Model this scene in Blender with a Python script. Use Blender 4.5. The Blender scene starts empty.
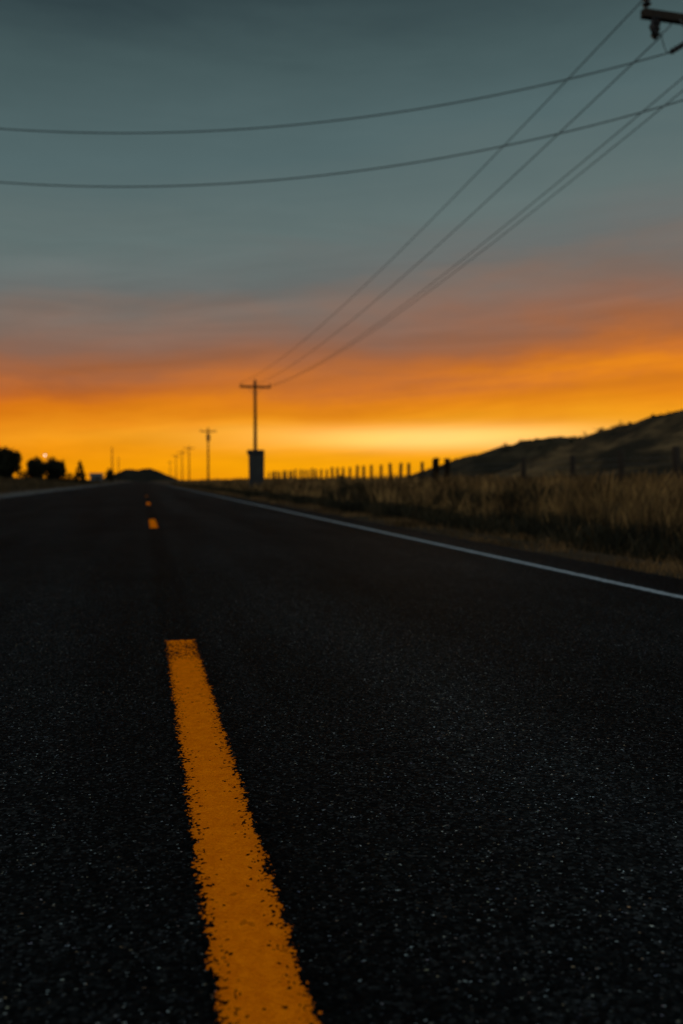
import bpy, bmesh, math, random
import numpy as np
from mathutils import Vector, Matrix, noise as mnoise

random.seed(7)
RNG = np.random.default_rng(11)
S = bpy.context.scene
C = S.collection
R = math.radians

# ------------------------------------------------------------------ camera numbers
F, CX, CY = 840.0, 341.5, 512.0
YAW, PITCH, H = math.atan(198.5 / 840), math.atan(32 / 840.0), 0.73
cy_, sy_, cp_, sp_ = math.cos(YAW), math.sin(YAW), math.cos(PITCH), math.sin(PITCH)


def at(x, y, D):
    """world point seen at photo position (x, y), D metres ahead of the camera"""
    u, v = (x - CX) / F, (CY - y) / F
    fwd, up = cp_ + v * sp_, -sp_ + v * cp_
    k = D / fwd
    lat, z = u * k, H + up * k
    return Vector((lat * cy_ + D * sy_, D * cy_ - lat * sy_, z))


def smooth(a, b, x):
    t = min(1.0, max(0.0, (x - a) / (b - a)))
    return t * t * (3 - 2 * t)


ROAD_L, ROAD_R = -6.95, 3.86


def ground_z(x, y):
    if x > ROAD_R:
        d = x - ROAD_R
        z = -0.03 - 0.16 * smooth(0.5, 2.2, d) + 0.33 * smooth(2.4, 8, d) + 0.16 * smooth(8, 16, d) + 0.5 * smooth(16, 60, d)
        n = 0.07 * smooth(0.8, 3, d)
    elif x < ROAD_L:
        d = ROAD_L - x
        z = -0.03 - 0.10 * smooth(0.5, 2.5, d) + 0.85 * smooth(2.5, 14, d) + 0.5 * smooth(14, 60, d)
        n = 0.07 * smooth(0.8, 3, d)
    else:
        return -0.03
    return z + n * (mnoise.noise(Vector((x * 0.35, y * 0.2, 3.1))) + 0.5 * mnoise.noise(Vector((x * 1.1, y * 0.9, 8.1))))


# ------------------------------------------------------------------ object helpers
def tag(o, label=None, cat=None, group=None, kind=None):
    if label: o['label'] = label
    if cat: o['category'] = cat
    if group: o['group'] = group
    if kind: o['kind'] = kind
    return o


def empty(name, loc=(0, 0, 0), rz=0.0):
    o = bpy.data.objects.new(name, None)
    o.location = loc
    o.rotation_euler = (0, 0, rz)
    o.empty_display_size = 0.2
    C.objects.link(o)
    return o


def link_mesh(name, me, mat, parent=None, smooth_shade=False):
    if mat: me.materials.append(mat)
    if smooth_shade:
        me.polygons.foreach_set('use_smooth', [True] * len(me.polygons))
    o = bpy.data.objects.new(name, me)
    C.objects.link(o)
    if parent: o.parent = parent
    return o


def from_bm(name, bm, mat, parent=None, sm=False):
    me = bpy.data.meshes.new(name)
    bm.normal_update()
    bm.to_mesh(me)
    bm.free()
    return link_mesh(name, me, mat, parent, sm)


def np_mesh(name, verts, faces_flat, loop_tot, mat, parent=None, sm=False):
    me = bpy.data.meshes.new(name)
    verts = np.asarray(verts, dtype=np.float32)
    faces_flat = np.asarray(faces_flat, dtype=np.int32)
    loop_tot = np.asarray(loop_tot, dtype=np.int32)
    me.vertices.add(len(verts))
    me.vertices.foreach_set('co', verts.ravel())
    me.loops.add(len(faces_flat))
    me.loops.foreach_set('vertex_index', faces_flat)
    me.polygons.add(len(loop_tot))
    me.polygons.foreach_set('loop_start', np.concatenate(([0], np.cumsum(loop_tot)[:-1])).astype(np.int32))
    me.update(calc_edges=True)
    me.validate()
    return link_mesh(name, me, mat, parent, sm)


def add_box(bm, c, s, rot=None, bevel=0.0):
    r = bmesh.ops.create_cube(bm, size=1.0)
    M = Matrix.Translation(c) @ (rot.to_4x4() if rot else Matrix()) @ Matrix.Diagonal((s[0], s[1], s[2], 1))
    bmesh.ops.transform(bm, matrix=M, verts=r['verts'])
    if bevel:
        es = list({e for v in r['verts'] for e in v.link_edges})
        bmesh.ops.bevel(bm, geom=es, offset=bevel, segments=1, affect='EDGES')


def add_tube(bm, pts, radii, n=10, caps=True):
    pts = [Vector(p) for p in pts]
    if not hasattr(radii, '__len__'): radii = [radii] * len(pts)
    rings = []
    for i, p in enumerate(pts):
        a = pts[max(0, i - 1)]
        b = pts[min(len(pts) - 1, i + 1)]
        t = (b - a).normalized()
        ref = Vector((0, 0, 1)) if abs(t.z) < 0.9 else Vector((1, 0, 0))
        u = t.cross(ref).normalized()
        w = u.cross(t)
        rings.append([bm.verts.new(p + (u * math.cos(2 * math.pi * k / n) + w * math.sin(2 * math.pi * k / n)) * radii[i]) for k in range(n)])
    for a, b in zip(rings, rings[1:]):
        for k in range(n):
            bm.faces.new((a[k], a[(k + 1) % n], b[(k + 1) % n], b[k]))
    if caps:
        bm.faces.new(rings[0][::-1])
        bm.faces.new(rings[-1])
    bmesh.ops.recalc_face_normals(bm, faces=bm.faces)


def copy_tree(o, parent=None):
    c = o.copy()
    C.objects.link(c)
    if parent is not None:
        c.parent = parent
    for ch in list(o.children):
        copy_tree(ch, c)
    return c


# ------------------------------------------------------------------ material helpers
def srgb(r, g, b):
    f = lambda c: c / 12.92 if c <= 0.04045 else ((c + 0.055) / 1.055) ** 2.4
    return (f(r / 255), f(g / 255), f(b / 255), 1.0)


class NT:
    """small expression builder on a node tree"""

    def __init__(self, tree):
        self.t = tree
        tree.nodes.clear()

    def n(self, kind, **kw):
        nd = self.t.nodes.new(kind)
        for k, v in kw.items(): setattr(nd, k, v)
        return nd

    def put(self, sock, v):
        if isinstance(v, bpy.types.NodeSocket):
            self.t.links.new(v, sock)
        elif v is not None:
            if hasattr(sock.default_value, '__len__') and not hasattr(v, '__len__'):
                v = [v] * len(sock.default_value)
            if hasattr(sock.default_value, '__len__') and len(v) > len(sock.default_value): v = v[:len(sock.default_value)]
            if hasattr(sock.default_value, '__len__') and len(v) < len(sock.default_value): v = tuple(v) + (1.0,)
            sock.default_value = v

    def m(self, op, a, b=None, c=None, clamp=False):
        nd = self.n('ShaderNodeMath', operation=op, use_clamp=clamp)
        for i, v in enumerate((a, b, c)):
            if v is not None: self.put(nd.inputs[i], v)
        return nd.outputs[0]

    def mapr(self, v, a, b, c=0.0, d=1.0, kind='LINEAR'):
        nd = self.n('ShaderNodeMapRange', interpolation_type=kind)
        for i, q in enumerate((v, a, b, c, d)): self.put(nd.inputs[i], q)
        return nd.outputs[0]

    def mix(self, f, a, b, mode='MIX'):
        nd = self.n('ShaderNodeMix', data_type='RGBA', blend_type=mode)
        self.put(nd.inputs[0], f)
        self.put(nd.inputs[6], a)
        self.put(nd.inputs[7], b)
        return nd.outputs[2]

    def noise(self, vec, scale, detail=3.0, rough=0.55, dist=0.0):
        nd = self.n('ShaderNodeTexNoise')
        self.put(nd.inputs['Vector'], vec)
        nd.inputs['Scale'].default_value = scale
        nd.inputs['Detail'].default_value = detail
        nd.inputs['Roughness'].default_value = rough
        nd.inputs['Distortion'].default_value = dist
        return nd.outputs[0]

    def voro(self, vec, scale, feature='F1', rand=1.0):
        nd = self.n('ShaderNodeTexVoronoi', feature=feature)
        self.put(nd.inputs['Vector'], vec)
        nd.inputs['Scale'].default_value = scale
        nd.inputs['Randomness'].default_value = rand
        return nd

    def ramp(self, f, stops, interp='LINEAR'):
        nd = self.n('ShaderNodeValToRGB')
        cr = nd.color_ramp
        cr.interpolation = interp
        while len(cr.elements) < len(stops): cr.elements.new(0.5)
        for e, (p, c) in zip(cr.elements, stops):
            e.position = p
            e.color = c if len(c) == 4 else tuple(c) + (1.0,)
        self.put(nd.inputs[0], f)
        return nd.outputs[0]

    def scale(self, vec, s):
        nd = self.n('ShaderNodeVectorMath', operation='MULTIPLY')
        self.put(nd.inputs[0], vec)
        nd.inputs[1].default_value = s
        return nd.outputs[0]

    def sep(self, vec):
        nd = self.n('ShaderNodeSeparateXYZ')
        self.put(nd.inputs[0], vec)
        return nd.outputs

    def comb(self, x, y, z):
        nd = self.n('ShaderNodeCombineXYZ')
        for i, v in enumerate((x, y, z)): self.put(nd.inputs[i], v)
        return nd.outputs[0]

    def bump(self, h, strength, dist, normal=None):
        nd = self.n('ShaderNodeBump')
        self.put(nd.inputs['Height'], h)
        self.put(nd.inputs['Strength'], strength)
        self.put(nd.inputs['Distance'], dist)
        if normal: self.put(nd.inputs['Normal'], normal)
        return nd.outputs[0]

    def pos(self):
        return self.n('ShaderNodeNewGeometry').outputs['Position']

    def obj(self):
        return self.n('ShaderNodeTexCoord').outputs['Object']

    def island(self):
        return self.n('ShaderNodeNewGeometry').outputs['Random Per Island']

    def out(self, color, rough=0.8, spec=0.3, normal=None, alpha=None, metal=0.0, emis=None, estr=0.0, transl=None):
        b = self.n('ShaderNodeBsdfPrincipled')
        self.put(b.inputs['Base Color'], color)
        self.put(b.inputs['Roughness'], rough)
        self.put(b.inputs['Specular IOR Level'], spec)
        self.put(b.inputs['Metallic'], metal)
        if normal is not None: self.put(b.inputs['Normal'], normal)
        if alpha is not None: self.put(b.inputs['Alpha'], alpha)
        if emis is not None:
            self.put(b.inputs['Emission Color'], emis)
            b.inputs['Emission Strength'].default_value = estr
        sh = b.outputs[0]
        if transl is not None:
            tr = self.n('ShaderNodeBsdfTranslucent')
            self.put(tr.inputs[0], color)
            mx = self.n('ShaderNodeMixShader')
            mx.inputs[0].default_value = transl
            self.t.links.new(sh, mx.inputs[1])
            self.t.links.new(tr.outputs[0], mx.inputs[2])
            sh = mx.outputs[0]
        o = self.n('ShaderNodeOutputMaterial')
        self.t.links.new(sh, o.inputs[0])


def new_mat(name):
    m = bpy.data.materials.new(name)
    m.use_nodes = True
    return m, NT(m.node_tree)


STONE = 125.0   # aggregate cells per metre


def mat_asphalt():
    m, t = new_mat('asphalt')
    p = t.pos()
    x, y, z = t.sep(p)
    v = t.voro(p, STONE)
    cell = t.sep(v.outputs['Color'])
    v2 = t.voro(p, STONE * 2.1)
    cell2 = t.sep(v2.outputs['Color'])
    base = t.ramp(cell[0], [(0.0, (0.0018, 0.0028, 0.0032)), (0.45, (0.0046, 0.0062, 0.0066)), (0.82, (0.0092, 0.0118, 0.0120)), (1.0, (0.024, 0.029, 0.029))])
    # bare pale stone chips, a few bluish, a few brown; their sheen is painted into the colour
    chipc = t.ramp(cell[0], [(0.0, (0.36, 0.46, 0.46)), (0.4, (0.22, 0.28, 0.27)), (0.55, (0.20, 0.24, 0.34)), (0.72, (0.36, 0.22, 0.11)), (0.85, (0.26, 0.30, 0.20)), (1.0, (0.50, 0.54, 0.52))])
    patch = t.noise(p, 2.3, 3.0)
    thr = t.mapr(patch, 0.35, 0.7, 0.968, 0.92)
    wob = t.n('ShaderNodeTexNoise')
    t.put(wob.inputs['Vector'], p)
    wob.inputs['Scale'].default_value = 260.0
    wv = t.n('ShaderNodeVectorMath', operation='MULTIPLY_ADD')
    t.put(wv.inputs[0], wob.outputs['Color'])
    wv.inputs[1].default_value = (0.009, 0.009, 0.009)
    t.put(wv.inputs[2], t.scale(p, (0.8, 1.15, 1)))
    v3 = t.voro(wv.outputs[0], STONE * 1.75)
    cell3 = t.sep(v3.outputs['Color'])
    chip = t.m('GREATER_THAN', cell3[2], thr)
    core = t.m('LESS_THAN', v3.outputs['Distance'], t.m('ADD', 0.22, t.m('MULTIPLY', cell3[0], 0.30)))
    chip = t.m('MULTIPLY', t.m('MULTIPLY', chip, core), t.m('ADD', 0.10, t.m('MULTIPLY', t.m('POWER', cell3[1], 3.0), 1.3), None, True))
    fine = t.m('GREATER_THAN', cell2[2], 0.982)
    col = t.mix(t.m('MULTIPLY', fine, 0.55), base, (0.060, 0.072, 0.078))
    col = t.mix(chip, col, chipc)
    # large patches of wear, long streaks along the lanes, wheel tracks
    st = t.noise(t.scale(p, (1.6, 0.11, 1)), 1.0, 4.0)
    big = t.noise(p, 0.33, 4.0)
    wear = t.m('MULTIPLY', t.mapr(st, 0.3, 0.7, 0.62, 1.42), t.mapr(big, 0.3, 0.7, 0.75, 1.28))
    trk = t.m('ADD', t.mapr(t.m('ABSOLUTE', t.m('SUBTRACT', x, 1.0)), 0.15, 0.55, 1.0, 0.0, 'SMOOTHSTEP'),
              t.mapr(t.m('ABSOLUTE', t.m('SUBTRACT', x, 2.6)), 0.15, 0.55, 1.0, 0.0, 'SMOOTHSTEP'))
    wear = t.m('MULTIPLY', wear, t.m('ADD', 0.95, t.m('MULTIPLY', trk, 0.22)))
    # the dark paving joint along the centre line
    jx = t.m('SUBTRACT', t.m('ADD', x, t.m('MULTIPLY', t.noise(p, 1.5, 2.0), 0.14)), 0.235)
    joint = t.mapr(t.m('ABSOLUTE', jx), 0.05, 0.15, 1.0, 0.0, 'SMOOTHSTEP')
    wear = t.m('MULTIPLY', wear, t.m('SUBTRACT', 1.0, t.m('MULTIPLY', joint, 0.34)))
    mul = t.n('ShaderNodeVectorMath', operation='SCALE')
    t.put(mul.inputs[0], col)
    t.put(mul.inputs['Scale'], wear)
    h = t.m('ADD', t.mapr(v.outputs['Distance'], 0.0, 0.8, 1.0, 0.0), t.m('MULTIPLY', cell[0], 0.7))
    h = t.m('ADD', h, t.m('MULTIPLY', t.noise(p, 420.0, 2.0), 0.5))
    nrm = t.bump(h, 0.9, 0.006)
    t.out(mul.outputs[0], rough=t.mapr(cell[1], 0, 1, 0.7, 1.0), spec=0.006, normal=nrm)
    return m


def mat_paint(name, colour, colour2, half, length, rag=0.022, worn=0.12, far_worn=False, spec=0.35, rough=0.55, bmp=0.55):
    """road paint with ragged, chipped edges; the aggregate shows where it is gone"""
    m, t = new_mat(name)
    p = t.pos()
    o = t.obj()
    x, y, z = t.sep(o)
    v = t.voro(p, STONE)
    cell = t.sep(v.outputs['Color'])
    v2 = t.voro(p, 70.0)
    c2 = t.sep(v2.outputs['Color'])
    n = t.noise(p, 110.0, 4.0, 0.65)
    n2 = t.noise(p, 9.0, 2.0)
    e = t.m('SUBTRACT', half, t.m('ABSOLUTE', x))
    ey = t.m('SUBTRACT', length / 2, t.m('ABSOLUTE', y))
    e = t.m('MINIMUM', e, t.m('MULTIPLY', ey, 1.0))
    off = t.m('ADD', t.m('MULTIPLY', t.m('SUBTRACT', cell[0], 0.5), rag * 1.1), t.m('MULTIPLY', t.m('SUBTRACT', n, 0.5), rag * 2.0))
    off = t.m('ADD', off, t.m('MULTIPLY', t.m('SUBTRACT', c2[1], 0.5), rag * 0.9))
    off = t.m('ADD', off, t.m('MULTIPLY', t.m('SUBTRACT', n2, 0.5), rag * 1.4))
    solid = t.mapr(t.m('ADD', e, off), rag * 0.38, rag * 0.72, 0.0, 1.0)
    # pits: more of them near the edge
    inner = t.mapr(e, 0.0, half * 0.8, 1.0, 0.0)
    pit_thr = t.m('SUBTRACT', 1.0, t.m('MULTIPLY', worn, t.m('POWER', inner, 2.0)))
    if far_worn:
        endw = t.m('MULTIPLY', t.mapr(y, length / 2 - 0.46, length / 2 - 0.38, 0.0, 1.0), t.mapr(y, length / 2 - 0.04, length / 2 - 0.1, 0.35, 1.0))
        pit_thr = t.m('SUBTRACT', pit_thr, t.m('MULTIPLY', endw, 0.46))
    pit = t.m('GREATER_THAN', cell[2], t.m('SUBTRACT', pit_thr, 0.004))
    pit = t.m('MULTIPLY', pit, t.m('GREATER_THAN', t.noise(p, 150.0, 1.0), 0.40))
    alpha = t.m('MULTIPLY', solid, t.m('SUBTRACT', 1.0, pit))
    dirt = t.noise(p, 30.0, 6.0, 0.75)
    col = t.mix(t.mapr(dirt, 0.35, 0.72), colour, colour2)
    col = t.mix(t.m('MULTIPLY', t.m('POWER', cell[1], 3.0), 0.6), col, colour2)
    spk = t.m('MULTIPLY', t.m('GREATER_THAN', c2[2], 0.988), 0.45)
    col = t.mix(spk, col, tuple(c * 0.3 for c in colour2[:3]))
    col = t.mix(t.m('MULTIPLY', t.m('POWER', inner, 3.0), 0.35), col, tuple(c * 0.35 for c in colour2[:3]))
    h = t.m('ADD', t.mapr(v.outputs['Distance'], 0, 0.8, 1, 0), t.m('MULTIPLY', cell[0], 0.5))
    h = t.m('ADD', h, t.m('MULTIPLY', t.noise(p, 300.0, 2.0), 0.5))
    t.out(col, rough=rough, spec=spec, normal=t.bump(h, bmp, 0.004), alpha=alpha)
    return m


def mat_ground():
    m, t = new_mat('dry verge soil')
    p = t.pos()
    a = t.noise(p, 0.5, 5.0)
    b = t.noise(p, 6.0, 6.0, 0.7)
    col = t.ramp(b, [(0.25, (0.016, 0.012, 0.007)), (0.5, (0.045, 0.033, 0.018)), (0.75, (0.085, 0.060, 0.030))])
    col = t.mix(t.mapr(a, 0.4, 0.65), col, (0.02, 0.019, 0.010))
    t.out(col, rough=1.0, spec=0.05, normal=t.bump(t.m('ADD', b, t.noise(p, 40.0, 3.0)), 0.8, 0.05))
    return m


def mat_blades(name, stops, transl=0.25):
    m, t = new_mat(name)
    p = t.pos()
    i = t.island()
    n = t.noise(p, 0.75, 4.0)
    f = t.m('ADD', t.m('MULTIPLY', i, 0.5), t.mapr(n, 0.36, 0.64, -0.22, 0.5))
    t.out(t.ramp(f, stops), rough=0.8, spec=0.08, transl=transl)
    return m


def mat_hill(name, a, b, c):
    m, t = new_mat(name)
    p = t.pos()
    n1 = t.noise(t.scale(p, (1, 1, 2.2)), 0.035, 5.0, 0.6, 0.6)
    n2 = t.noise(p, 0.22, 7.0, 0.75)
    col = t.mix(t.mapr(n1, 0.42, 0.60), a, b)
    col = t.mix(t.mapr(n2, 0.46, 0.62), col, c)
    t.out(col, rough=1.0, spec=0.03, normal=t.bump(n2, 0.7, 0.9))
    return m


def mat_simple(name, col, col2, scale, rough=0.8, spec=0.2, stretch=(1, 1, 1), metal=0.0):
    m, t = new_mat(name)
    o = t.obj()
    n = t.noise(t.scale(o, stretch), scale, 5.0, 0.6)
    c = t.mix(t.mapr(n, 0.3, 0.7), col, col2)
    t.out(c, rough=rough, spec=spec, metal=metal, normal=t.bump(n, 0.4, 0.01))
    return m


M_ASPH = mat_asphalt()
ORANGE, ORANGE2 = (0.97, 0.238, 0.002), (0.70, 0.145, 0.001)
M_DASH = mat_paint('orange road paint', ORANGE, ORANGE2, 0.070, 3.05, rag=0.0115, worn=0.42, far_worn=True, spec=0.0, rough=0.6, bmp=0.95)
M_WORN = mat_paint('worn orange road paint', (0.34, 0.10, 0.008), (0.16, 0.055, 0.008), 0.070, 3.05, rag=0.02, worn=0.5, spec=0.0)
WHITE, WHITE2 = (0.36, 0.43, 0.44), (0.21, 0.255, 0.265)
M_EDGE = mat_paint('white road paint', WHITE, WHITE2, 0.055, 700.0, rag=0.03, worn=0.35, spec=0.0)
M_GROUND = mat_ground()
M_TALL = mat_blades('tall dry grass', [(0.0, (0.018, 0.013, 0.007)), (0.35, (0.11, 0.068, 0.027)), (0.65, (0.33, 0.20, 0.068)), (1.0, (0.68, 0.42, 0.15))], 0.45)
M_SHORT = mat_blades('short dry grass', [(0.0, (0.035, 0.021, 0.009)), (0.5, (0.12, 0.074, 0.030)), (1.0, (0.34, 0.20, 0.075))], 0.4)
M_FIELD = mat_blades('field grass', [(0.0, (0.016, 0.013, 0.007)), (0.5, (0.06, 0.043, 0.020)), (1.0, (0.16, 0.105, 0.042))], 0.3)
M_WEED = mat_blades('dark roadside weeds', [(0.0, (0.010, 0.010, 0.005)), (0.5, (0.024, 0.021, 0.010)), (1.0, (0.07, 0.048, 0.022))], 0.1)
M_LEAF = mat_blades('dark foliage', [(0.0, (0.010, 0.012, 0.007)), (0.6, (0.018, 0.020, 0.010)), (1.0, (0.032, 0.032, 0.014))], 0.08)
M_BARK = mat_simple('bark', (0.02, 0.015, 0.01, 1), (0.045, 0.035, 0.025, 1), 6.0, 0.95, 0.05)
M_POLE = mat_simple('weathered pole wood', (0.018, 0.014, 0.010, 1), (0.042, 0.031, 0.021, 1), 5.0, 0.9, 0.1, (6, 6, 0.4))
M_PORC = mat_simple('dark glazed porcelain', (0.012, 0.012, 0.013, 1), (0.03, 0.028, 0.026, 1), 9.0, 0.6, 0.2)
M_STEEL = mat_simple('galvanised steel', (0.05, 0.052, 0.055, 1), (0.10, 0.10, 0.10, 1), 14.0, 0.5, 0.5)
M_WIRE = mat_simple('weathered cable', (0.022, 0.023, 0.024, 1), (0.036, 0.037, 0.038, 1), 4.0, 0.7, 0.15)
M_CABIN = mat_simple('dark painted metal', (0.014, 0.015, 0.012, 1), (0.024, 0.025, 0.020, 1), 3.0, 0.6, 0.3)
M_CABIN2 = mat_simple('black painted metal', (0.009, 0.009, 0.008, 1), (0.016, 0.016, 0.014, 1), 3.0, 0.6, 0.3)
M_SHEDW = mat_simple('grey boards', (0.05, 0.05, 0.05, 1), (0.09, 0.09, 0.09, 1), 2.0, 0.9, 0.1, (5, 5, 0.5))
M_SHEDR = mat_simple('pale metal roof', (0.07, 0.078, 0.078, 1), (0.12, 0.125, 0.12, 1), 1.0, 0.5, 0.4)
M_HILLA = mat_hill('far hillside scrub', (0.018, 0.016, 0.010, 1), (0.060, 0.046, 0.024, 1), (0.014, 0.013, 0.008, 1))
M_HILLB = mat_hill('near hillside grass', (0.022, 0.019, 0.011, 1), (0.17, 0.112, 0.048, 1), (0.022, 0.018, 0.011, 1))
M_HILLC = mat_hill('distant hill', (0.012, 0.013, 0.010, 1), (0.020, 0.020, 0.014, 1), (0.010, 0.010, 0.008, 1))
mm, tt = new_mat('lamp glow')
tt.out((0.8, 0.8, 0.75, 1), emis=(1.0, 0.86, 0.62, 1), estr=2.2)
M_LAMP = mm


# ------------------------------------------------------------------ setting: ground, road
def axis(vals):
    out = []
    for a, b, n in vals:
        out += list(np.linspace(a, b, n, endpoint=False))
    return out


xs = axis([(-2500, -300, 12), (-300, -60, 14), (-60, -16, 22), (-16, ROAD_L, 24)]) + [ROAD_L, ROAD_L + 0.3, -3, 0, 2, ROAD_R - 0.3] + \
    axis([(ROAD_R, 10, 32), (10, 24, 32), (24, 70, 24), (70, 300, 14)]) + [300, 600, 1200, 2500]
ys = axis([(-120, -10, 12), (-10, 30, 80), (30, 90, 60), (90, 250, 40), (250, 800, 25), (800, 4000, 10)]) + [4000]
V = [(x, y, ground_z(x, y)) for y in ys for x in xs]
nx = len(xs)
Fc = [(j * nx + i, j * nx + i + 1, (j + 1) * nx + i + 1, (j + 1) * nx + i) for j in range(len(ys) - 1) for i in range(nx - 1)]
me = bpy.data.meshes.new('ground')
me.from_pydata(V, [], Fc)
tag(link_mesh('ground', me, M_GROUND, None, True), kind='structure')

# road: gently ragged edges, thin slab edge going down into the shoulder
bm = bmesh.new()
prev = None
yy = axis([(-60, -5, 30), (-5, 40, 300), (40, 120, 160), (120, 700, 60)]) + [700]
for y in yy:
    r = ROAD_R + 0.05 * mnoise.noise(Vector((y * 1.3, 0, 0))) + 0.03 * mnoise.noise(Vector((y * 5, 4, 0)))
    l = ROAD_L + 0.06 * mnoise.noise(Vector((y * 1.1, 9, 0)))
    row = [bm.verts.new((l - 0.06, y, -0.06)), bm.verts.new((l, y, 0)), bm.verts.new((-3.2, y, 0)), bm.verts.new((0.16, y, 0)), bm.verts.new((r, y, 0)), bm.verts.new((r + 0.06, y, -0.06))]
    if prev:
        for k in range(5): bm.faces.new((prev[k], prev[k + 1], row[k + 1], row[k]))
    prev = row
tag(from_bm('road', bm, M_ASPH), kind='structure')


def marking(name, mat, hx, ln, loc, label, cat, group=None):
    bm = bmesh.new()
    q = [bm.verts.new(p) for p in ((-hx, -ln / 2, 0), (hx, -ln / 2, 0), (hx, ln / 2, 0), (-hx, ln / 2, 0))]
    bm.faces.new(q)
    o = from_bm(name, bm, mat)
    o.location = loc
    return tag(o, label, cat, group)


M_SHOULDER, tt = new_mat('pale gravel shoulder')
pp = tt.pos()
gv = tt.sep(tt.voro(pp, 40.0).outputs['Color'])
gc = tt.mix(gv[0], (0.07, 0.072, 0.066, 1), (0.17, 0.17, 0.155, 1))
gc = tt.mix(tt.mapr(tt.noise(pp, 0.8, 5.0), 0.42, 0.68), gc, (0.04, 0.038, 0.03, 1))
tt.out(gc, rough=1.0, spec=0.0, normal=tt.bump(gv[0], 0.8, 0.02))
bm = bmesh.new()
prev = None
for y in axis([(-20, 60, 160), (60, 500, 90)]) + [500]:
    l = ROAD_L - 0.35 + 0.25 * mnoise.noise(Vector((y * 0.5, 3, 1)))
    r = -5.85 + 0.16 * mnoise.noise(Vector((y * 0.8, 7, 1))) + 0.06 * mnoise.noise(Vector((y * 3.1, 7, 5)))
    row = [bm.verts.new((l, y, -0.055)), bm.verts.new((l + 0.3, y, 0.012)), bm.verts.new((r - 0.2, y, 0.012)), bm.verts.new((r, y, 0.001))]
    if prev:
        for k in range(3): bm.faces.new((prev[k], prev[k + 1], row[k + 1], row[k]))
    prev = row
tag(from_bm('gravel_shoulder', bm, M_SHOULDER), kind='structure')

DX, D0 = 0.158, 3.865     # lateral place and far end of the nearest dash
dash_labels = ['long orange centre dash with chipped edges nearest the camera, running out of the frame',
               'second orange centre dash, a short block up the lane from the nearest dash',
               'third orange centre dash, a tiny block just short of the far hill',
               'fourth orange centre dash, a faint speck near the end of the road']
d0 = None
for k in range(4):
    loc = (DX, D0 - 1.525 + 12.2 * k, 0.0035)
    if d0 is None:
        d0 = marking('centre_dash', M_DASH, 0.085, 3.06, loc, dash_labels[0], 'road marking', 'dashed centre line')
    else:
        c = d0.copy()
        C.objects.link(c)
        c.location = loc
        c['label'] = dash_labels[k]
        if k == 3:
            c.data = c.data.copy()
            c.data.materials[0] = M_WORN
marking('edge_line', M_EDGE, 0.07, 660, (3.25, 290, 0.0035), 'white edge line beside the dry grass verge and fence', 'road marking', 'white edge lines')
marking('edge_line', M_EDGE, 0.07, 660, (-5.62, 290, 0.0035), 'faint pale edge line on the side of the dark round trees', 'road marking', 'white edge lines')


# ------------------------------------------------------------------ hills
def hill(name, mat, crest, base=0.2, front=2.6, back=3.0, nw=44, rough=1.0, seed=0.0, face=(-0.92, -0.38)):
    """a ridge along the crest points, sloping down both ways"""
    pts = [at(*c) for c in crest]
    dens = []
    for a, b in zip(pts, pts[1:]):
        n = max(4, int((b - a).length / 3.0))
        for k in range(n): dens.append(a.lerp(b, k / n))
    dens.append(pts[-1])
    for _ in range(4):
        dens = [dens[0]] + [(dens[i - 1] + dens[i] * 2 + dens[i + 1]) / 4 for i in range(1, len(dens) - 1)] + [dens[-1]]
    fd = Vector((face[0], face[1], 0)).normalized()
    vs = []
    for c in dens:
        hgt = max(0.3, c.z - base)
        for j in range(nw + 1):
            s = j / nw * 2 - 1
            w = abs(s) ** 1.3 * (front if s < 0 else back) * (hgt + 8)
            q = c + fd * (w if s < 0 else -w)
            prof = (1 - smooth(0, 1, abs(s))) ** 0.9
            n = mnoise.fractal(Vector((q.x * 0.045 + seed, q.y * 0.03, seed)), 1.0, 2.0, 4)
            n2 = mnoise.fractal(Vector((q.x * 0.22 + seed, q.y * 0.2, seed)), 1.0, 2.0, 3)
            z = base - 1.2 + (hgt + 1.2) * prof + rough * (n * 0.16 * hgt * smooth(0.02, 0.3, abs(s)) * (1 - abs(s)) + n2 * 0.8)
            vs.append((q.x, q.y, z))
    fs = []
    for i in range(len(dens) - 1):
        for j in range(nw):
            a = i * (nw + 1) + j
            fs.append((a, a + 1, a + nw + 2, a + nw + 1))
    me = bpy.data.meshes.new(name)
    me.from_pydata(vs, [], fs)
    return tag(link_mesh(name, me, mat, None, True), kind='structure')


hill('hill', M_HILLA, [(395, 484, 350), (425, 473, 335), (450, 464, 325), (475, 456, 315), (500, 448, 305), (530, 440.5, 295), (550, 437.5, 290), (572, 437, 285), (590, 440, 280), (640, 446, 270), (720, 452, 250)], seed=1.3)
hill('hillside', M_HILLB, [(478, 486, 215), (510, 477, 208), (540, 465, 200), (562, 452, 194), (580, 441, 189), (597, 434, 185), (620, 427, 180), (650, 419.5, 173), (683, 411, 165), (760, 394, 150), (880, 378, 130), (1080, 385, 110)], seed=5.7)
hill('far_hill', M_HILLC, [(96, 482, 760), (108, 475, 755), (117, 473, 752), (127, 468, 750), (137, 470.5, 745), (148, 467.5, 740), (158, 470.5, 735), (170, 476, 730), (182, 481, 725), (200, 484, 720)], base=0.3, front=1.6, back=2, seed=9.1, rough=0.6, face=(0, -1))


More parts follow.
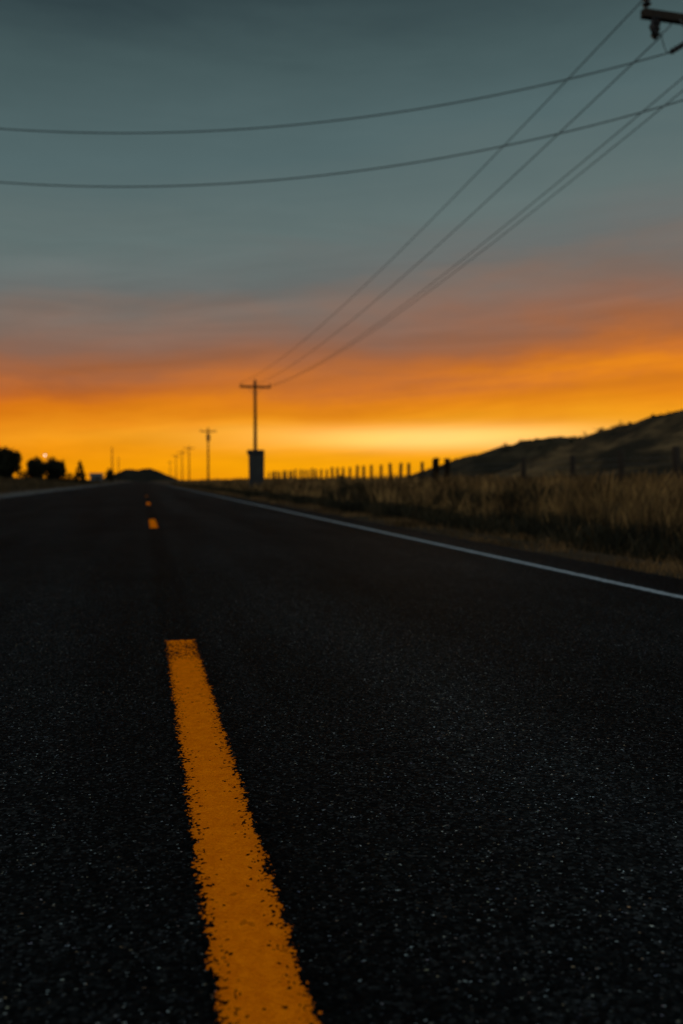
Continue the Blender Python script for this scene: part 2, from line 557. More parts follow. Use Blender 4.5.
# ------------------------------------------------------------------ scrub on the hill crests (stuff)
def crest_scrub(hill_obj, n, seed):
    g = np.random.default_rng(seed)
    hv = [v.co.copy() for v in hill_obj.data.vertices]
    W_ = 45
    rows_ = len(hv) // W_
    vs = []
    for _ in range(n):
        i = int(g.integers(0, rows_))
        j = int(np.clip(g.normal(22, 3.2), 0, W_ - 1))
        p = np.array(hv[i * W_ + j]) + np.array([g.normal(0, 0.8), g.normal(0, 0.8), 0.0])
        sz = 0.18 + 0.62 * g.uniform() ** 4
        for q in range(9):
            d = g.normal(size=3)
            d[2] = abs(d[2]) * 1.0
            c = p + d * sz * np.array([0.7, 0.7, 0.34])
            a, b = g.normal(size=3) * sz * 0.35, g.normal(size=3) * sz * 0.35
            vs.append(np.stack([c - a, c + b, c + a, c - b]))
    v = np.concatenate(vs)
    return tag(np_mesh('crest_scrub', v, np.arange(len(v)), np.full(len(v) // 4, 4), M_LEAF), 'low dark scrub scattered over the hill crest', 'scrub', None, 'stuff')


crest_scrub(bpy.data.objects['hill'], 260, 3)
crest_scrub(bpy.data.objects['hillside'], 300, 4)

# ------------------------------------------------------------------ grass (stuff)
def blades(name, x, y, h, w, lean, mat, plume=None):
    """one mesh of curved tapering blades; x, y, h, w are arrays"""
    n = len(x)
    z = np.array([ground_z(a, b) for a, b in zip(x, y)]) - 0.02
    th = RNG.uniform(0, 2 * np.pi, n)
    fa = RNG.normal(0, 0.6, n)          # facing: mostly across the view
    ux, uy = np.cos(fa), np.sin(fa)
    lx, ly = np.cos(th) * lean * h * RNG.uniform(0.2, 1, n), np.sin(th) * lean * h * RNG.uniform(0.2, 1, n)
    lv = [0, 0.4, 0.75, 1.0]
    wd = [0.8, 0.75, 0.5, 0.06]
    if plume is not None: wd = None
    rows = []
    for k, s in enumerate(lv):
        cx = x + lx * s * s
        cyy = y + ly * s * s
        cz = z + h * s * (1 - 0.12 * s * lean)
        if plume is None:
            ww = w * wd[k]
        else:
            ww = np.where(plume, w * [0.45, 0.4, 1.3, 0.15][k], w * [0.8, 0.75, 0.5, 0.06][k])
        rows.append(np.stack([cx - ux * ww / 2, cyy - uy * ww / 2, cz], 1))
        rows.append(np.stack([cx + ux * ww / 2, cyy + uy * ww / 2, cz], 1))
    v = np.stack(rows, 1).reshape(-1, 3)
    b = (np.arange(n) * 8)[:, None]
    f = np.stack([b + np.array([2 * k, 2 * k + 1, 2 * k + 3, 2 * k + 2]) for k in range(3)], 1)
    o = np_mesh(name, v, f.reshape(-1), np.full(n * 3, 4), mat)
    return tag(o, kind='stuff')


def clumpy(x, y, s=0.5, seed=0.0):
    return np.array([mnoise.noise(Vector((a * s, b * s * 0.6, seed))) for a, b in zip(x, y)])


def spread(n, x0, x1, y0, y1):
    y = np.exp(RNG.uniform(np.log(y0), np.log(y1), n))
    return RNG.uniform(x0, x1, n), y


# tall tan grass on the verge
x, y = spread(95000, 5.6, 22, 5.5, 170)
c = clumpy(x, y, 0.55, 2.0) + 0.5 * clumpy(x, y, 1.7, 5.0)
keep = RNG.uniform(0, 1, len(x)) < np.clip(0.55 + c * 1.1, 0.06, 1) * np.clip((x - 5.4) / 1.6, 0.08, 1)
x, y, c = x[keep], y[keep], c[keep]
D = np.hypot(x, y)
h = (0.24 + 0.55 * RNG.uniform(0, 1, len(x)) ** 2.2 + 0.42 * c + 0.12 * clumpy(x, y, 0.16, 30.0) + 0.16 * np.clip((D - 30) / 60, 0, 1.4)).clip(0.12) * np.clip(0.45 + (x - 5.4) / 3.5, 0.4, 1)
h = h * np.clip(1.12 - D / 400, 0.8, 1.1)
tag(blades('dry_grass', x, y, h, 0.006 + 0.00055 * D, 0.45, M_TALL, RNG.uniform(0, 1, len(x)) < 0.35),
    'tall tan dry grass growing along the fence beside the road', 'grass')
# short tan grass at the asphalt edge
x, y = spread(30000, ROAD_R + 0.12, 5.3, 4.5, 120)
c = clumpy(x, y, 1.2, 4.0)
keep = RNG.uniform(0, 1, len(x)) < np.clip(0.34 + c * 1.5, 0.02, 1)
x, y, c = x[keep], y[keep], c[keep]
D = np.hypot(x, y)
tag(blades('short_grass', x, y, 0.05 + 0.10 * RNG.uniform(0, 1, len(x)) ** 2 + 0.04 * c.clip(0), 0.005 + 0.0006 * D, 0.9, M_SHORT),
    'low brown grass fringe along the edge of the asphalt', 'grass')
# dark weeds in the ditch
x, y = spread(46000, 4.7, 7.4, 5, 150)
c = clumpy(x, y, 0.9, 7.0)
keep = RNG.uniform(0, 1, len(x)) < np.clip(0.6 + c * 1.2, 0.08, 1)
x, y, c = x[keep], y[keep], c[keep]
D = np.hypot(x, y)
tag(blades('ditch_weeds', x, y, 0.16 + 0.20 * RNG.uniform(0, 1, len(x)) + 0.14 * c, 0.012 + 0.0008 * D, 0.8, M_WEED),
    'dark low weeds in the ditch between road edge and tall grass', 'weeds')
# taller dark weeds standing in patches among the dry grass
x, y = spread(60000, 6.2, 15, 7, 120)
c = clumpy(x, y, 0.5, 17.0) + 0.4 * clumpy(x, y, 1.3, 19.0)
keep = RNG.uniform(0, 1, len(x)) < np.clip(c * 2.0 - 0.38, 0.0, 1)
x, y, c = x[keep], y[keep], c[keep]
D = np.hypot(x, y)
tag(blades('tall_weeds', x, y, 0.25 + 0.30 * RNG.uniform(0, 1, len(x)) + 0.35 * c, 0.012 + 0.0008 * D, 0.7, M_WEED),
    'dark taller weeds standing in patches among the dry grass', 'weeds')
# grass on the other side of the road
x, y = spread(36000, -40, ROAD_L - 0.4, 18, 260)
c = clumpy(x, y, 0.3, 12.0)
keep = RNG.uniform(0, 1, len(x)) < np.clip(0.55 + c * 1.2, 0.08, 1) * np.clip((ROAD_L - x) / 3, 0.15, 1)
x, y, c = x[keep], y[keep], c[keep]
D = np.hypot(x, y)
tag(blades('field_grass', x, y, (0.25 + 0.4 * RNG.uniform(0, 1, len(x)) + 0.15 * c) * np.clip((ROAD_L + 0.4 - x) / 4, 0.3, 1), 0.006 + 0.0008 * D, 0.5, M_FIELD),
    'brown grass in the field before the dark round trees', 'grass')


# ------------------------------------------------------------------ trees and shrubs
def leaf_cloud(centres, radii, per, size, seed):
    g = np.random.default_rng(seed)
    vs = []
    for c, r in zip(centres, radii):
        n = max(6, int(per * r * r))
        d = g.normal(size=(n, 3))
        d /= np.linalg.norm(d, axis=1)[:, None]
        p = np.array(c) + d * (r * g.uniform(0.35, 1.05, n) ** 0.6)[:, None]
        a = g.normal(size=(n, 3))
        b = g.normal(size=(n, 3))
        a /= np.linalg.norm(a, axis=1)[:, None]
        b /= np.linalg.norm(b, axis=1)[:, None]
        s = size * g.uniform(0.6, 1.4, n)[:, None]
        vs.append(np.stack([p - a * s, p + b * s * 0.6, p + a * s, p - b * s * 0.6], 1).reshape(-1, 3))
    v = np.concatenate(vs)
    n = len(v) // 4
    return v, np.arange(len(v)), np.full(n, 4)


def tree(name, base, hgt, wid, label, group, seed, shape='round', leaf=0.2, trunk_frac=0.22, cat='tree', per=260, parts=True):
    g = random.Random(seed)
    root = empty(name, base)
    tag(root, label, cat, group)
    tb = bmesh.new()
    top = hgt * (0.75 if shape != 'cone' else 0.92)
    k = hgt / 7.0
    add_tube(tb, [(0, 0, -0.3), (0.05 * k, 0, hgt * 0.2), (-0.05 * k, 0.04, hgt * 0.45), (0.06 * k, 0, top)], [0.22 * k, 0.17 * k, 0.12 * k, 0.04 * k], 8)
    cs, rs = [], []
    if shape == 'cone':
        n = 34
        for i in range(n):
            f = (i + 0.5) / n
            z = hgt * (trunk_frac * 0.5 + (0.97 - trunk_frac * 0.5) * f)
            rr = wid / 2 * (1 - f) ** 0.8
            a = g.uniform(0, 6.28)
            q = rr * g.uniform(0.35, 0.9)
            cs.append((math.cos(a) * q, math.sin(a) * q, z))
            rs.append(max(0.12 * wid * (1.1 - f) + 0.1, 0.16))
    else:
        zc, rz = hgt * (1 + trunk_frac) / 2, hgt * (1 - trunk_frac) / 2
        n = 46
        for i in range(n):
            while True:
                d = Vector((g.uniform(-1, 1), g.uniform(-1, 1), g.uniform(-1, 1)))
                if 0.25 < d.length < 1: break
            d *= 0.82
            cs.append((d.x * wid / 2, d.y * wid / 2, zc + d.z * rz))
            rs.append(wid * g.uniform(0.16, 0.24))
            if i % 4 == 0:
                add_tube(tb, [(0, 0, hgt * g.uniform(0.2, 0.5)), Vector(cs[-1]) * 0.5 + Vector((0, 0, hgt * 0.22)), cs[-1]], [0.08 * k, 0.05 * k, 0.02 * k], 5)
    from_bm('trunk', tb, M_BARK, root, True)
    v, f, l = leaf_cloud(cs, rs, per, leaf, seed)
    np_mesh('crown', v, f, l, M_LEAF, root)
    return root


def tree_at(px, top_y, wpx, D, *a, **k):
    t = at(px, top_y, D)
    gz = ground_z(t.x, t.y)
    return tree(k.pop('name', 'tree'), (t.x, t.y, gz), t.z - gz, wpx / F * D, *a, **k)


G = 'dark trees across the field'
tree_at(4, 444, 31, 150, 'largest round dark tree, cut by the edge of the photo', G, 3, trunk_frac=-0.05)
tree_at(36.5, 457, 19, 160, 'small rounded tree just under the glowing yard lamp', G, 4, trunk_frac=-0.05)
tree_at(54.5, 458, 19, 165, 'small tree with a flat top between the yard lamp and the cone shaped tree', G, 5, trunk_frac=-0.05)
tree_at(62.5, 457.5, 5, 172, 'thin upright sapling rising at the flank of a small round tree', G, 6, trunk_frac=0.3, leaf=0.16)
tree_at(80, 460, 16, 170, 'small cone shaped tree next to the pale roofed shed', G, 8, shape='cone', per=420, trunk_frac=0.02)
tree_at(110, 468.5, 10, 330, 'low round tree at the foot of a bare pole before the far hill', G, 9, leaf=0.3, trunk_frac=0.06, per=50)

# shrubs
SG = 'shrubs along the fence line'
def bush(px, top_y, wpx, D, label, group, seed, leaf=0.06, name='shrub', per=260, bottom=None):
    t = at(px, top_y, D)
    gz = ground_z(t.x, t.y) if bottom is None else bottom
    hgt, wid = t.z - gz, wpx / F * D
    root = empty(name, (t.x, t.y, gz))
    tag(root, label, 'shrub', group)
    g = random.Random(seed)
    cs, rs = [], []
    for i in range(16):
        a, q, f = g.uniform(0, 6.28), math.sqrt(g.uniform(0, 1)), g.uniform(0.15, 0.8)
        cs.append((math.cos(a) * q * wid * 0.38, math.sin(a) * q * wid * 0.3, hgt * f * (1 - 0.4 * q * q)))
        rs.append(min(hgt * 0.34, wid * 0.2) * g.uniform(0.7, 1.1))
    v, f, l = leaf_cloud(cs, rs, per, leaf, seed)
    np_mesh('foliage', v, f, l, M_LEAF, root)
    tb = bmesh.new()
    for i in range(5):
        add_tube(tb, [(g.uniform(-.1, .1), g.uniform(-.1, .1), -0.1), Vector(cs[i]) * 0.6, cs[i]], [0.03, 0.02, 0.008], 5)
    from_bm('stem', tb, M_BARK, root)
    return root


bush(342, 475, 26, 42, 'wide low dark shrub in front of the widely spaced fence posts', SG, 21)
bush(366, 478, 34, 41, 'flatter dark shrub trailing beside the wide low one under the fence', SG, 22)
bush(23, 467.5, 15, 158, 'low dark shrub filling the gap beside the largest round tree', 'low shrubs between the far trees', 31, leaf=0.16, per=110)
bush(67.5, 470, 13, 168, 'low dark shrub between the thin sapling and the cone shaped tree', 'low shrubs between the far trees', 32, leaf=0.16, per=110)
bush(206, 476, 11, 150, 'small bush at the foot of the second tallest utility pole', SG, 23, leaf=0.12, per=60)
bush(436, 466, 13, 50, 'dark bush beside the two taller fence posts', SG, 24)
RG = 'tiny shrubs on the hill crest'
for i, (px, ty, w, D, lb) in enumerate([(584, 430.5, 9, 188.5, 'tiny shrub lowest on the crest of the near hillside'),
                                   (600, 427, 8, 185, 'tiny shrub on the hill crest just above the lowest one'),
                                   (613, 422.5, 10, 182, 'first of two tiny shrubs close together midway up the hill crest'),
                                   (621, 420, 9, 180, 'second and higher of two tiny shrubs close together on the hill crest'),
                                   (661, 412, 9, 171, 'tiny shrub highest up the hill crest near the edge of the photo')]):
    b = at(px, ty + 5, D)
    bush(px, ty, w, D, lb, RG, 40 + i, leaf=0.13, per=60, bottom=b.z - 0.6)


# ------------------------------------------------------------------ utility poles
def insulator(bm, base, axis_dir, ln, r, n=3):
    a = Vector(axis_dir).normalized()
    pts, rad = [], []
    for k in range(n):
        f = k / n
        for q, rr in ((0.02, 0.45), (0.30, 1.0), (0.42, 1.0), (0.55, 0.45)):
            pts.append(Vector(base) + a * ln * (f + q / n))
            rad.append(r * rr)
    pts.append(Vector(base) + a * ln)
    rad.append(r * 0.5)
    add_tube(bm, pts, rad, 10)


ARM_DZ = 0.62


def make_pole(name, base, hgt, label, group, arm=2.7, detail=True):
    root = empty(name, base)
    tag(root, label, 'utility pole', group)
    bm = bmesh.new()
    add_tube(bm, [(0, 0, -1.0), (0, 0, hgt * 0.3), (0.01, 0, hgt * 0.65), (0, 0, hgt)], [0.19, 0.175, 0.15, 0.125], 14)
    from_bm('pole', bm, M_POLE, root, True)
    za = hgt - ARM_DZ
    bm = bmesh.new()
    add_box(bm, (0, -0.19, za), (arm, 0.12, 0.155 if detail else 0.2), None, 0.008)
    from_bm('crossarm', bm, M_POLE, root)
    for s in (-1, 1):
        bm = bmesh.new()
        add_tube(bm, [(s * 0.75, -0.265, za - 0.06), (s * 0.03, -0.20, za - 0.75)], 0.018, 6)
        from_bm('brace', bm, M_STEEL, root)
        bm = bmesh.new()
        x0 = s * (arm / 2 - 0.09)
        add_tube(bm, [(x0, -0.19, za + 0.07), (x0, -0.19, za + 0.2)], 0.018, 6)
        insulator(bm, (x0, -0.19, za + 0.14), (0, 0, 1), 0.2, 0.085, 2)
        from_bm('insulator', bm, M_PORC, root, True)
        if not detail: continue
        # hanging fuse cutout under the arm
        x1 = s * (arm / 2 - 0.26)
        bm = bmesh.new()
        insulator(bm, (x1, -0.24, za - 0.06), (-0.12, -0.12, -1), 0.42, 0.085, 4)
        add_tube(bm, [(x1 - 0.06, -0.24, za - 0.08), (x1 - 0.17, -0.34, za - 0.3), (x1 - 0.05, -0.30, za - 0.5)], [0.03, 0.04, 0.02], 6)
        from_bm('fuse_cutout', bm, M_PORC, root, True)
    bm = bmesh.new()
    insulator(bm, (0, 0, hgt - 0.02), (0, 0, 1), 0.18, 0.08, 2)
    from_bm('insulator', bm, M_PORC, root, True)
    return root


def pole_spot(px, top_y, D):
    t = at(px, top_y, D)
    gz = ground_z(t.x, t.y)
    return Vector((t.x, t.y, gz)), t.z - gz


PG = 'wooden utility poles along the road'
# nearest pole: only the end of its crossarm reaches into the frame
armp = at(712, 23.5, 16.2)
nz = ground_z(armp.x, armp.y + 0.19)
NEAR = Vector((armp.x, armp.y + 0.19, nz))
NEAR_H = armp.z + ARM_DZ - nz
p_near = make_pole('utility_pole', NEAR, NEAR_H, 'nearest utility pole, only the end of its dark crossarm and insulators in view', PG, arm=2.96)
# strain insulators carrying the wires that cross the road
ATT = []
for (px, py, dz) in ((670, 52.5, 0.85), (694, 97, 0.3)):
    tip = at(px, py, 16.0)
    root_pt = Vector((NEAR.x - 0.12, NEAR.y, tip.z + dz * 0.6))
    bm = bmesh.new()
    d = (tip - root_pt)
    insulator(bm, root_pt + d * 0.35 - NEAR, d, d.length * 0.65, 0.055, 5)
    add_tube(bm, [root_pt - NEAR, root_pt + d * 0.4 - NEAR], 0.015, 6)
    from_bm('strain_insulator', bm, M_PORC, p_near, True)
    ATT.append(tip)

b2, h2 = pole_spot(255, 380.5, 79.5)
P2 = b2
p2 = make_pole('utility_pole', b2, h2, 'tallest utility pole in full view, standing behind the dark tapered box', PG, arm=2.9, detail=False)
specs = [(208, 428, 153, 'second tallest utility pole, with crossarm and a small can, above the verge'),
         (189, 446, 232, 'third tallest utility pole, thin, next after the pole with the can'),
         (182, 450.5, 275, 'fourth utility pole, thin and hazy, one past the third tallest'),
         (176, 454.5, 330, 'fifth utility pole, very small, one short of the last'),
         (170, 461, 450, 'last and smallest utility pole over the slope of the far hill')]
for (px, ty, D, lb) in specs:
    b, hh = pole_spot(px, ty, D)
    c = copy_tree(p2)
    c.location = b
    c.scale = (1, 1, hh / h2)
    c['label'] = lb
    if px == 208:
        bm = bmesh.new()
        add_tube(bm, [(0.0, -0.5, h2 - 2.35), (0.0, -0.5, h2 - 2.3), (0.0, -0.5, h2 - 1.25), (0.0, -0.5, h2 - 1.2)], [0.30, 0.34, 0.34, 0.28], 14)
        add_box(bm, (0, -0.22, h2 - 1.7), (0.12, 0.2, 0.5))
        from_bm('transformer_can', bm, M_CABIN, c, False)
# bare poles on the other side
OG = 'bare poles over the far trees'
for i, (px, ty, D, lb) in enumerate([(112, 447.5, 236, 'taller bare pole without crossarm above the low round tree'),
                                     (118.5, 457, 345, 'shorter faint bare pole just behind the taller bare one')]):
    b, hh = pole_spot(px, ty, D)
    root = empty('bare_pole', b)
    tag(root, lb, 'pole', OG)
    bm = bmesh.new()
    add_tube(bm, [(0, 0, -0.5), (0, 0, hh * 0.5), (0, 0, hh)], [0.2, 0.17, 0.13], 12)
    from_bm('pole', bm, M_POLE, root, True)
    bm = bmesh.new()
    insulator(bm, (0, 0, hh), (0, 0, 1), 0.25, 0.1, 2)
    from_bm('insulator', bm, M_PORC, root, True)

# pole carrying the far ends of the crossing wires (just outside the frame)
LA = at(-300, 80, 17.6)
LB = at(-300, 133, 17.6)
lz = ground_z(LA.x - 0.3, LA.y)
pl = make_pole('utility_pole', (LA.x - 0.3, LA.y, lz), LA.z - lz + 0.9, 'utility pole across the road holding the ends of the two crossing wires', PG)


# ------------------------------------------------------------------ wires
def wire(name, a, b, sag, r, label, group, n=48):
    bm = bmesh.new()
    o = (a + b) / 2
    pts = []
    for k in range(n + 1):
        f = k / n
        p = a.lerp(b, f)
        p.z -= 4 * sag * f * (1 - f)
        pts.append(p - o)
    add_tube(bm, pts, r, 6)
    ob = from_bm(name, bm, M_WIRE, None, True)
    ob.location = o
    return tag(ob, label, 'wire', group)


za1 = NEAR.z + NEAR_H - ARM_DZ
za2 = b2.z + h2 - ARM_DZ
hx1, hx2 = 2.96 / 2, 2.9 / 2
W = 'wires running up the road from pole to pole'
wire('power_line', Vector((NEAR.x - hx1 + 0.09, NEAR.y - 0.19, za1 + 0.33)), Vector((b2.x - hx2 + 0.09, b2.y - 0.19, za2 + 0.33)), 1.0, 0.0115,
     'topmost of the diagonal wires, starting at the top of the crossarm end', W)
wire('power_line', Vector((NEAR.x - hx1 + 0.22, NEAR.y - 0.5, za1 - 0.52)), Vector((b2.x - 0.45, b2.y - 0.3, za2 + 0.05)), 1.0, 0.0115,
     'diagonal wire starting from the fuse hanging under the crossarm end', W)
PAIR = Vector((b2.x + hx2 - 0.15, b2.y - 0.3, za2 + 0.1))
wire('power_line', at(752, 19, 16.6), PAIR, 1.05, 0.0115, 'upper of the close pair of diagonal wires entering below the crossarm', W)
wire('power_line', at(764, 24, 16.9), PAIR + Vector((0.1, 0, -0.05)), 1.05, 0.0115, 'lower of the close pair of diagonal wires entering below the crossarm', W)
W2 = 'wires crossing over the road'
wire('power_line', ATT[0], LA, 1.27, 0.0115, 'upper of the two wires sagging across the sky over the road', W2)
wire('power_line', ATT[1], LB, 1.36, 0.0115, 'lower of the two wires sagging across the sky over the road', W2)
# jumpers at the near pole
J = 'short jumper wires at the nearest crossarm'
wire('jumper_wire', Vector((NEAR.x - hx1 + 0.22, NEAR.y - 0.45, za1 - 0.46)), ATT[0], 0.12, 0.008, 'thin slack jumper from the hanging fuse to the strain insulator', J, 14)
wire('jumper_wire', Vector((NEAR.x - hx1 + 0.24, NEAR.y - 0.45, za1 - 0.46)), at(674, 20, 16.05), 0.03, 0.011, 'thin straight jumper rising from the hanging fuse towards the pole', J, 14)


# ------------------------------------------------------------------ fence
FX = 16.0
fence = empty('post_and_wire_fence', (FX, 40, ground_z(FX, 40)))
tag(fence, 'weathered wooden post and wire fence running through the tall dry grass', 'fence')
F0 = fence.location.copy()
post_me = []
for q in range(4):
    bm = bmesh.new()
    hgt = 1.58 + 0.03 * (q - 1.5)
    rr = 0.10 + 0.006 * q
    add_tube(bm, [(0, 0, -0.4), (0.01 * q, 0, hgt * 0.5), (0, 0.01, hgt - 0.03), (0, 0.01, hgt)], [rr * 1.05, rr, rr * 0.95, rr * 0.75], 10)
    o = from_bm('post', bm, M_POLE, fence, True)
    post_me.append(o)
ysn = [14.5, 16.6, 18.8, 22.9, 25.8, 29.3, 33.5]
ysf = [45.0 + 2.19 * i for i in range(30)]
for i, py in enumerate(ysn + ysf):
    src = post_me[i % 4]
    o = src if i < 4 else src.copy()
    if i >= 4: C.objects.link(o)
    px = FX + random.uniform(-0.08, 0.08)
    yj = py + random.uniform(-0.03, 0.03)
    o.location = Vector((px, yj, ground_z(px, yj))) - F0
    o.rotation_euler = (random.gauss(0, 0.018), random.gauss(0, 0.018), random.uniform(0, 6))
    o.scale = (1, 1, random.uniform(0.96, 1.04) * (0.97 if py < 34 else 1))
for py, hh in ((42.9, 1.66), (44.6, 1.74)):
    bm = bmesh.new()
    add_tube(bm, [(0, 0, -0.4), (0, 0, hh - 0.12), (0, 0, hh - 0.11), (0, 0, hh)], [0.16, 0.15, 0.19, 0.16], 12)
    o = from_bm('corner_post', bm, M_POLE, fence, True)
    o.location = Vector((FX, py, ground_z(FX, py))) - F0
bm = bmesh.new()
add_tube(bm, [(0, 42.9 - 40, 1.2), (0, 44.6 - 40, 1.2)], 0.06, 8)
from_bm('brace_rail', bm, M_POLE, fence, True)
for q, wz in enumerate((0.45, 0.75, 1.02, 1.24)):
    bm = bmesh.new()
    pts = [(0.12, y_ - 40, wz + ground_z(FX, y_) - F0.z) for y_ in np.arange(14.5, 110, 2.2)]
    add_tube(bm, pts, 0.004, 4)
    from_bm('wire_strand', bm, M_STEEL, fence)

# ------------------------------------------------------------------ dark tapered box by the pole
cb = at(256.5, 450, 62)
gz = ground_z(cb.x, cb.y)
box = empty('utility_box', (cb.x, cb.y, gz), -YAW * 0.6)
tag(box, 'dark tapered box with an overhanging lid in front of the tallest utility pole', 'utility box')
bh = cb.z - gz
box.scale = (1.1, 1.1, 1)
bm = bmesh.new()
sec = [(-0.1, 0.505, 0.45), (0.1, 0.505, 0.45), (bh * 0.55, 0.52, 0.455), (bh - 0.36, 0.53, 0.46)]
rows = [[bm.verts.new((sx * a, sy * b, z)) for sx, sy in ((-1, -1), (1, -1), (1, 1), (-1, 1))] for z, a, b in sec]
for a, b in zip(rows, rows[1:]):
    for k in range(4): bm.faces.new((a[k], a[(k + 1) % 4], b[(k + 1) % 4], b[k]))
bm.faces.new(rows[-1])
bmesh.ops.recalc_face_normals(bm, faces=bm.faces)
from_bm('body', bm, M_CABIN, box)
bm = bmesh.new()
add_box(bm, (-0.05, 0, bh - 0.18), (1.16, 0.96, 0.36), None, 0.05)
from_bm('lid', bm, M_CABIN2, box)
bm = bmesh.new()
add_box(bm, (0, -0.44, bh * 0.45), (0.66, 0.02, bh * 0.55), Matrix.Rotation(-0.033, 3, 'X'), 0.004)
from_bm('door_panel', bm, M_CABIN2, box)
bm = bmesh.new()
add_tube(bm, [(0.22, -0.465, bh * 0.5), (0.22, -0.50, bh * 0.5), (0.22, -0.50, bh * 0.56), (0.22, -0.465, bh * 0.56)], 0.012, 6)
from_bm('handle', bm, M_STEEL, box)

# ------------------------------------------------------------------ shed beyond the trees
sb = at(96.5, 473, 240)
gz = ground_z(sb.x, sb.y)
shed = empty('farm_shed', (sb.x, sb.y, gz))
tag(shed, 'small low shed with a pale roof between the cone shaped tree and the bare poles', 'shed')
sh = sb.z - gz
bm = bmesh.new()
add_box(bm, (0, 0, sh * 0.3), (3.2, 4.0, sh * 0.6 + 0.4))
from_bm('wall', bm, M_SHEDW, shed)
bm = bmesh.new()
rv = [(-1.9, -2.3, sh * 0.62), (1.9, -2.3, sh * 0.62), (1.9, 0, sh), (-1.9, 0, sh), (-1.9, 2.3, sh * 0.62), (1.9, 2.3, sh * 0.62)]
rv = [bm.verts.new(v) for v in rv]
bm.faces.new((rv[0], rv[1], rv[2], rv[3]))
bm.faces.new((rv[3], rv[2], rv[5], rv[4]))
bmesh.ops.solidify(bm, geom=bm.faces[:], thickness=0.08)
from_bm('roof', bm, M_SHEDR, shed)
bm = bmesh.new()
add_box(bm, (0.4, -2.02, sh * 0.27), (0.9, 0.05, sh * 0.52))
from_bm('door', bm, M_CABIN, shed)

# ------------------------------------------------------------------ yard lamp among the trees
lp = at(45, 455.3, 168)
gz = ground_z(lp.x, lp.y)
lamp = empty('yard_lamp', (lp.x, lp.y, gz))
tag(lamp, 'small pale glowing yard lamp between the two small round trees', 'lamp')
lh = lp.z - gz
bm = bmesh.new()
add_tube(bm, [(0.35, 0, -0.3), (0.35, 0, lh + 0.15)], [0.05, 0.035], 8)
add_tube(bm, [(0.35, 0, lh + 0.12), (0.15, 0, lh + 0.2), (0, 0, lh + 0.2)], 0.022, 6)
from_bm('post', bm, M_STEEL, lamp, True)
bm = bmesh.new()
bmesh.ops.create_uvsphere(bm, u_segments=16, v_segments=10, radius=0.19)
from_bm('bulb', bm, M_LAMP, lamp, True).location = (0, 0, lh)
bm = bmesh.new()
add_tube(bm, [(0, 0, lh + 0.16), (0, 0, lh + 0.22), (0, 0, lh + 0.30)], [0.26, 0.22, 0.06], 14)
from_bm('shade', bm, M_STEEL, lamp, True)

# ------------------------------------------------------------------ sky
SUN_AZ, SUN_EL = R(19.5), R(2.2)
w = bpy.data.worlds.new('World')
S.world = w
w.use_nodes = True
t = NT(w.node_tree)
dirv = t.n('ShaderNodeTexCoord').outputs['Generated']
dx, dy, dz = t.sep(dirv)
hor = t.m('SQRT', t.m('ADD', t.m('MULTIPLY', dx, dx), t.m('MULTIPLY', dy, dy)))
te = t.m('DIVIDE', dz, t.m('MAXIMUM', hor, 0.001))          # tangent of the elevation
az = t.m('ARCTAN2', dx, dy)                                  # from the road's direction, to the right
# long soft cloud bands
bands = t.noise(t.comb(t.m('MULTIPLY', az, 2.2), t.m('MULTIPLY', te, 13.0), 1.7), 1.0, 5.0, 0.55, 0.4)
puffs = t.noise(t.comb(t.m('MULTIPLY', az, 5.0), t.m('MULTIPLY', te, 9.0), 6.2), 1.0, 6.0, 0.6, 0.3)
warp = t.m('ADD', t.m('MULTIPLY', t.m('SUBTRACT', bands, 0.5), 0.10), t.m('MULTIPLY', t.m('SUBTRACT', puffs, 0.5), 0.06))
warp = t.m('MULTIPLY', warp, t.mapr(te, 0.0, 0.12, 0.10, 1.0))
# the afterglow reaches higher to the right of the road than to the left
tilt = t.mapr(az, -0.15, 0.55, 0.040, -0.032)
tilt = t.m('MULTIPLY', tilt, t.mapr(te, 0.0, 0.19, 0.0, 1.0, 'SMOOTHSTEP'))
tw = t.m('ADD', t.m('ADD', te, warp), tilt)
K = lambda y: (480 - y) / 840.0
clouds = t.ramp(tw, [(0.0, srgb(240, 155, 8)), (K(468), srgb(248, 164, 8)), (K(452), srgb(246, 161, 18)), (K(438), srgb(246, 166, 32)), (K(424), srgb(242, 155, 28)),
                     (K(408), srgb(231, 138, 24)), (K(396), srgb(222, 128, 28)), (K(382), srgb(198, 112, 44)), (K(360), srgb(164, 102, 65)), (K(332), srgb(141, 103, 84)),
                     (K(300), srgb(124, 107, 97)), (K(268), srgb(106, 110, 108)), (K(225), srgb(97, 112, 111)), (K(150), srgb(83, 103, 105)), (K(70), srgb(69, 88, 90)),
                     (K(0), srgb(50, 66, 70)), (0.75, srgb(62, 78, 86))])
# bright gap low over the horizon, near the hidden sun
ga = t.m('DIVIDE', t.m('SUBTRACT', az, 0.36), 0.19)
gt = t.m('DIVIDE', t.m('SUBTRACT', t.m('ADD', te, t.m('MULTIPLY', t.m('SUBTRACT', bands, 0.5), 0.02)), 0.050), 0.0150)
gap = t.m('POWER', 2.718, t.m('MULTIPLY', -1.0, t.m('ADD', t.m('MULTIPLY', ga, ga), t.m('POWER', t.m('ABSOLUTE', gt), 2.6))))
glow = t.mix(gap, (0, 0, 0, 1), (0.42, 0.33, 0.165, 1))
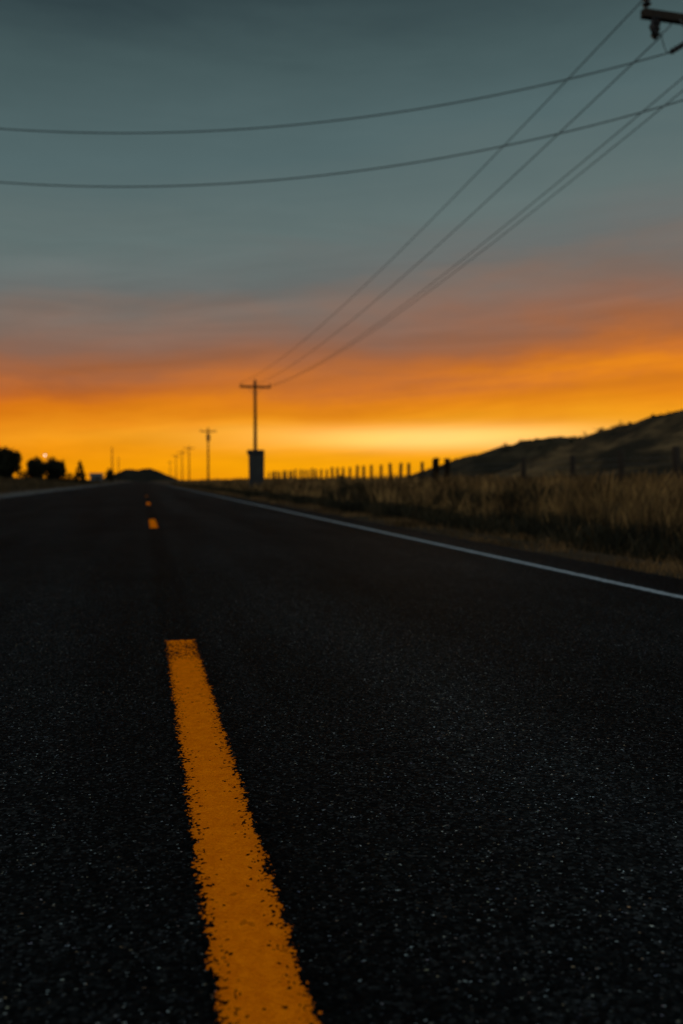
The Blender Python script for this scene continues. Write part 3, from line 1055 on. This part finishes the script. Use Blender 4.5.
# streaks of thinner and thicker cloud
streak = t.noise(t.comb(t.m('MULTIPLY', az, 3.2), t.m('ADD', t.m('MULTIPLY', te, 26.0), t.m('MULTIPLY', az, -1.6)), 3.3), 1.0, 6.0, 0.6, 0.8)
lit = t.mapr(streak, 0.25, 0.75, 0.86, 1.14)
lit = t.m('ADD', 1.0, t.m('MULTIPLY', t.m('SUBTRACT', lit, 1.0), t.mapr(te, 0.18, 0.36, 1.0, 0.12)))
clouds = t.mix(1.0, clouds, t.comb(lit, lit, lit), 'MULTIPLY')
# deeper orange away from the hidden sun
deep = t.m('MULTIPLY', t.mapr(t.m('ABSOLUTE', t.m('SUBTRACT', az, 0.36)), 0.12, 0.55, 0.0, 1.0, 'SMOOTHSTEP'), t.mapr(te, 0.06, 0.16, 1.0, 0.0, 'SMOOTHSTEP'))
clouds = t.mix(deep, clouds, t.mix(1.0, clouds, (0.92, 0.79, 0.75, 1), 'MULTIPLY'))
front = t.mix(1.0, clouds, glow, 'ADD')
# cloud cover ends overhead; behind the camera the open dusk sky shows
sky = t.n('ShaderNodeTexSky', sky_type='NISHITA')
sky.sun_disc = False
sky.sun_elevation = SUN_EL
sky.sun_rotation = SUN_AZ
sky.air_density = 1.0
sky.dust_density = 1.5
sky.ozone_density = 2.0
open_sky = t.mix(1.0, sky.outputs[0], (0.12, 0.12, 0.12, 1), 'MULTIPLY')
open_sky = t.mix(1.0, open_sky, (0.32, 0.335, 0.345, 1), 'ADD')
over = t.mapr(te, 0.72, 1.7, 0.0, 1.0, 'SMOOTHSTEP')
behind = t.mapr(t.m('ABSOLUTE', az), 1.0, 1.8, 0.0, 1.0, 'SMOOTHSTEP')
f = t.m('MAXIMUM', over, behind)
col = t.mix(f, front, open_sky)
bg = t.n('ShaderNodeBackground')
t.put(bg.inputs[0], col)
bg.inputs[1].default_value = 1.0
wo = t.n('ShaderNodeOutputWorld')
t.t.links.new(bg.outputs[0], wo.inputs[0])

sun = bpy.data.lights.new('Sun', 'SUN')
sun.energy = 0.15
sun.angle = R(10)
sun.color = (1.0, 0.6, 0.28)
so = bpy.data.objects.new('Sun', sun)
C.objects.link(so)
dvec = Vector((math.sin(SUN_AZ) * math.cos(SUN_EL), math.cos(SUN_AZ) * math.cos(SUN_EL), math.sin(SUN_EL)))
so.rotation_euler = dvec.to_track_quat('Z', 'Y').to_euler()

# ------------------------------------------------------------------ camera and output
cam = bpy.data.cameras.new('Camera')
cam.sensor_fit = 'VERTICAL'
cam.sensor_height = 36.0
cam.lens = F / 1024 * 36
cam.clip_start = 0.05
cam.clip_end = 9000
cam.dof.use_dof = True
cam.dof.focus_distance = 2.1
cam.dof.aperture_fstop = 2.5
co = bpy.data.objects.new('Camera', cam)
co.location = (0, 0, H)
co.rotation_euler = (R(90) - PITCH, 0, -YAW)
C.objects.link(co)
S.camera = co
S.view_settings.view_transform = 'Standard'
S.view_settings.look = 'None'
S.view_settings.exposure = 0
S.view_settings.gamma = 1
S.render.film_transparent = False
S.cycles.max_bounces = 6
S.cycles.transparent_max_bounces = 12
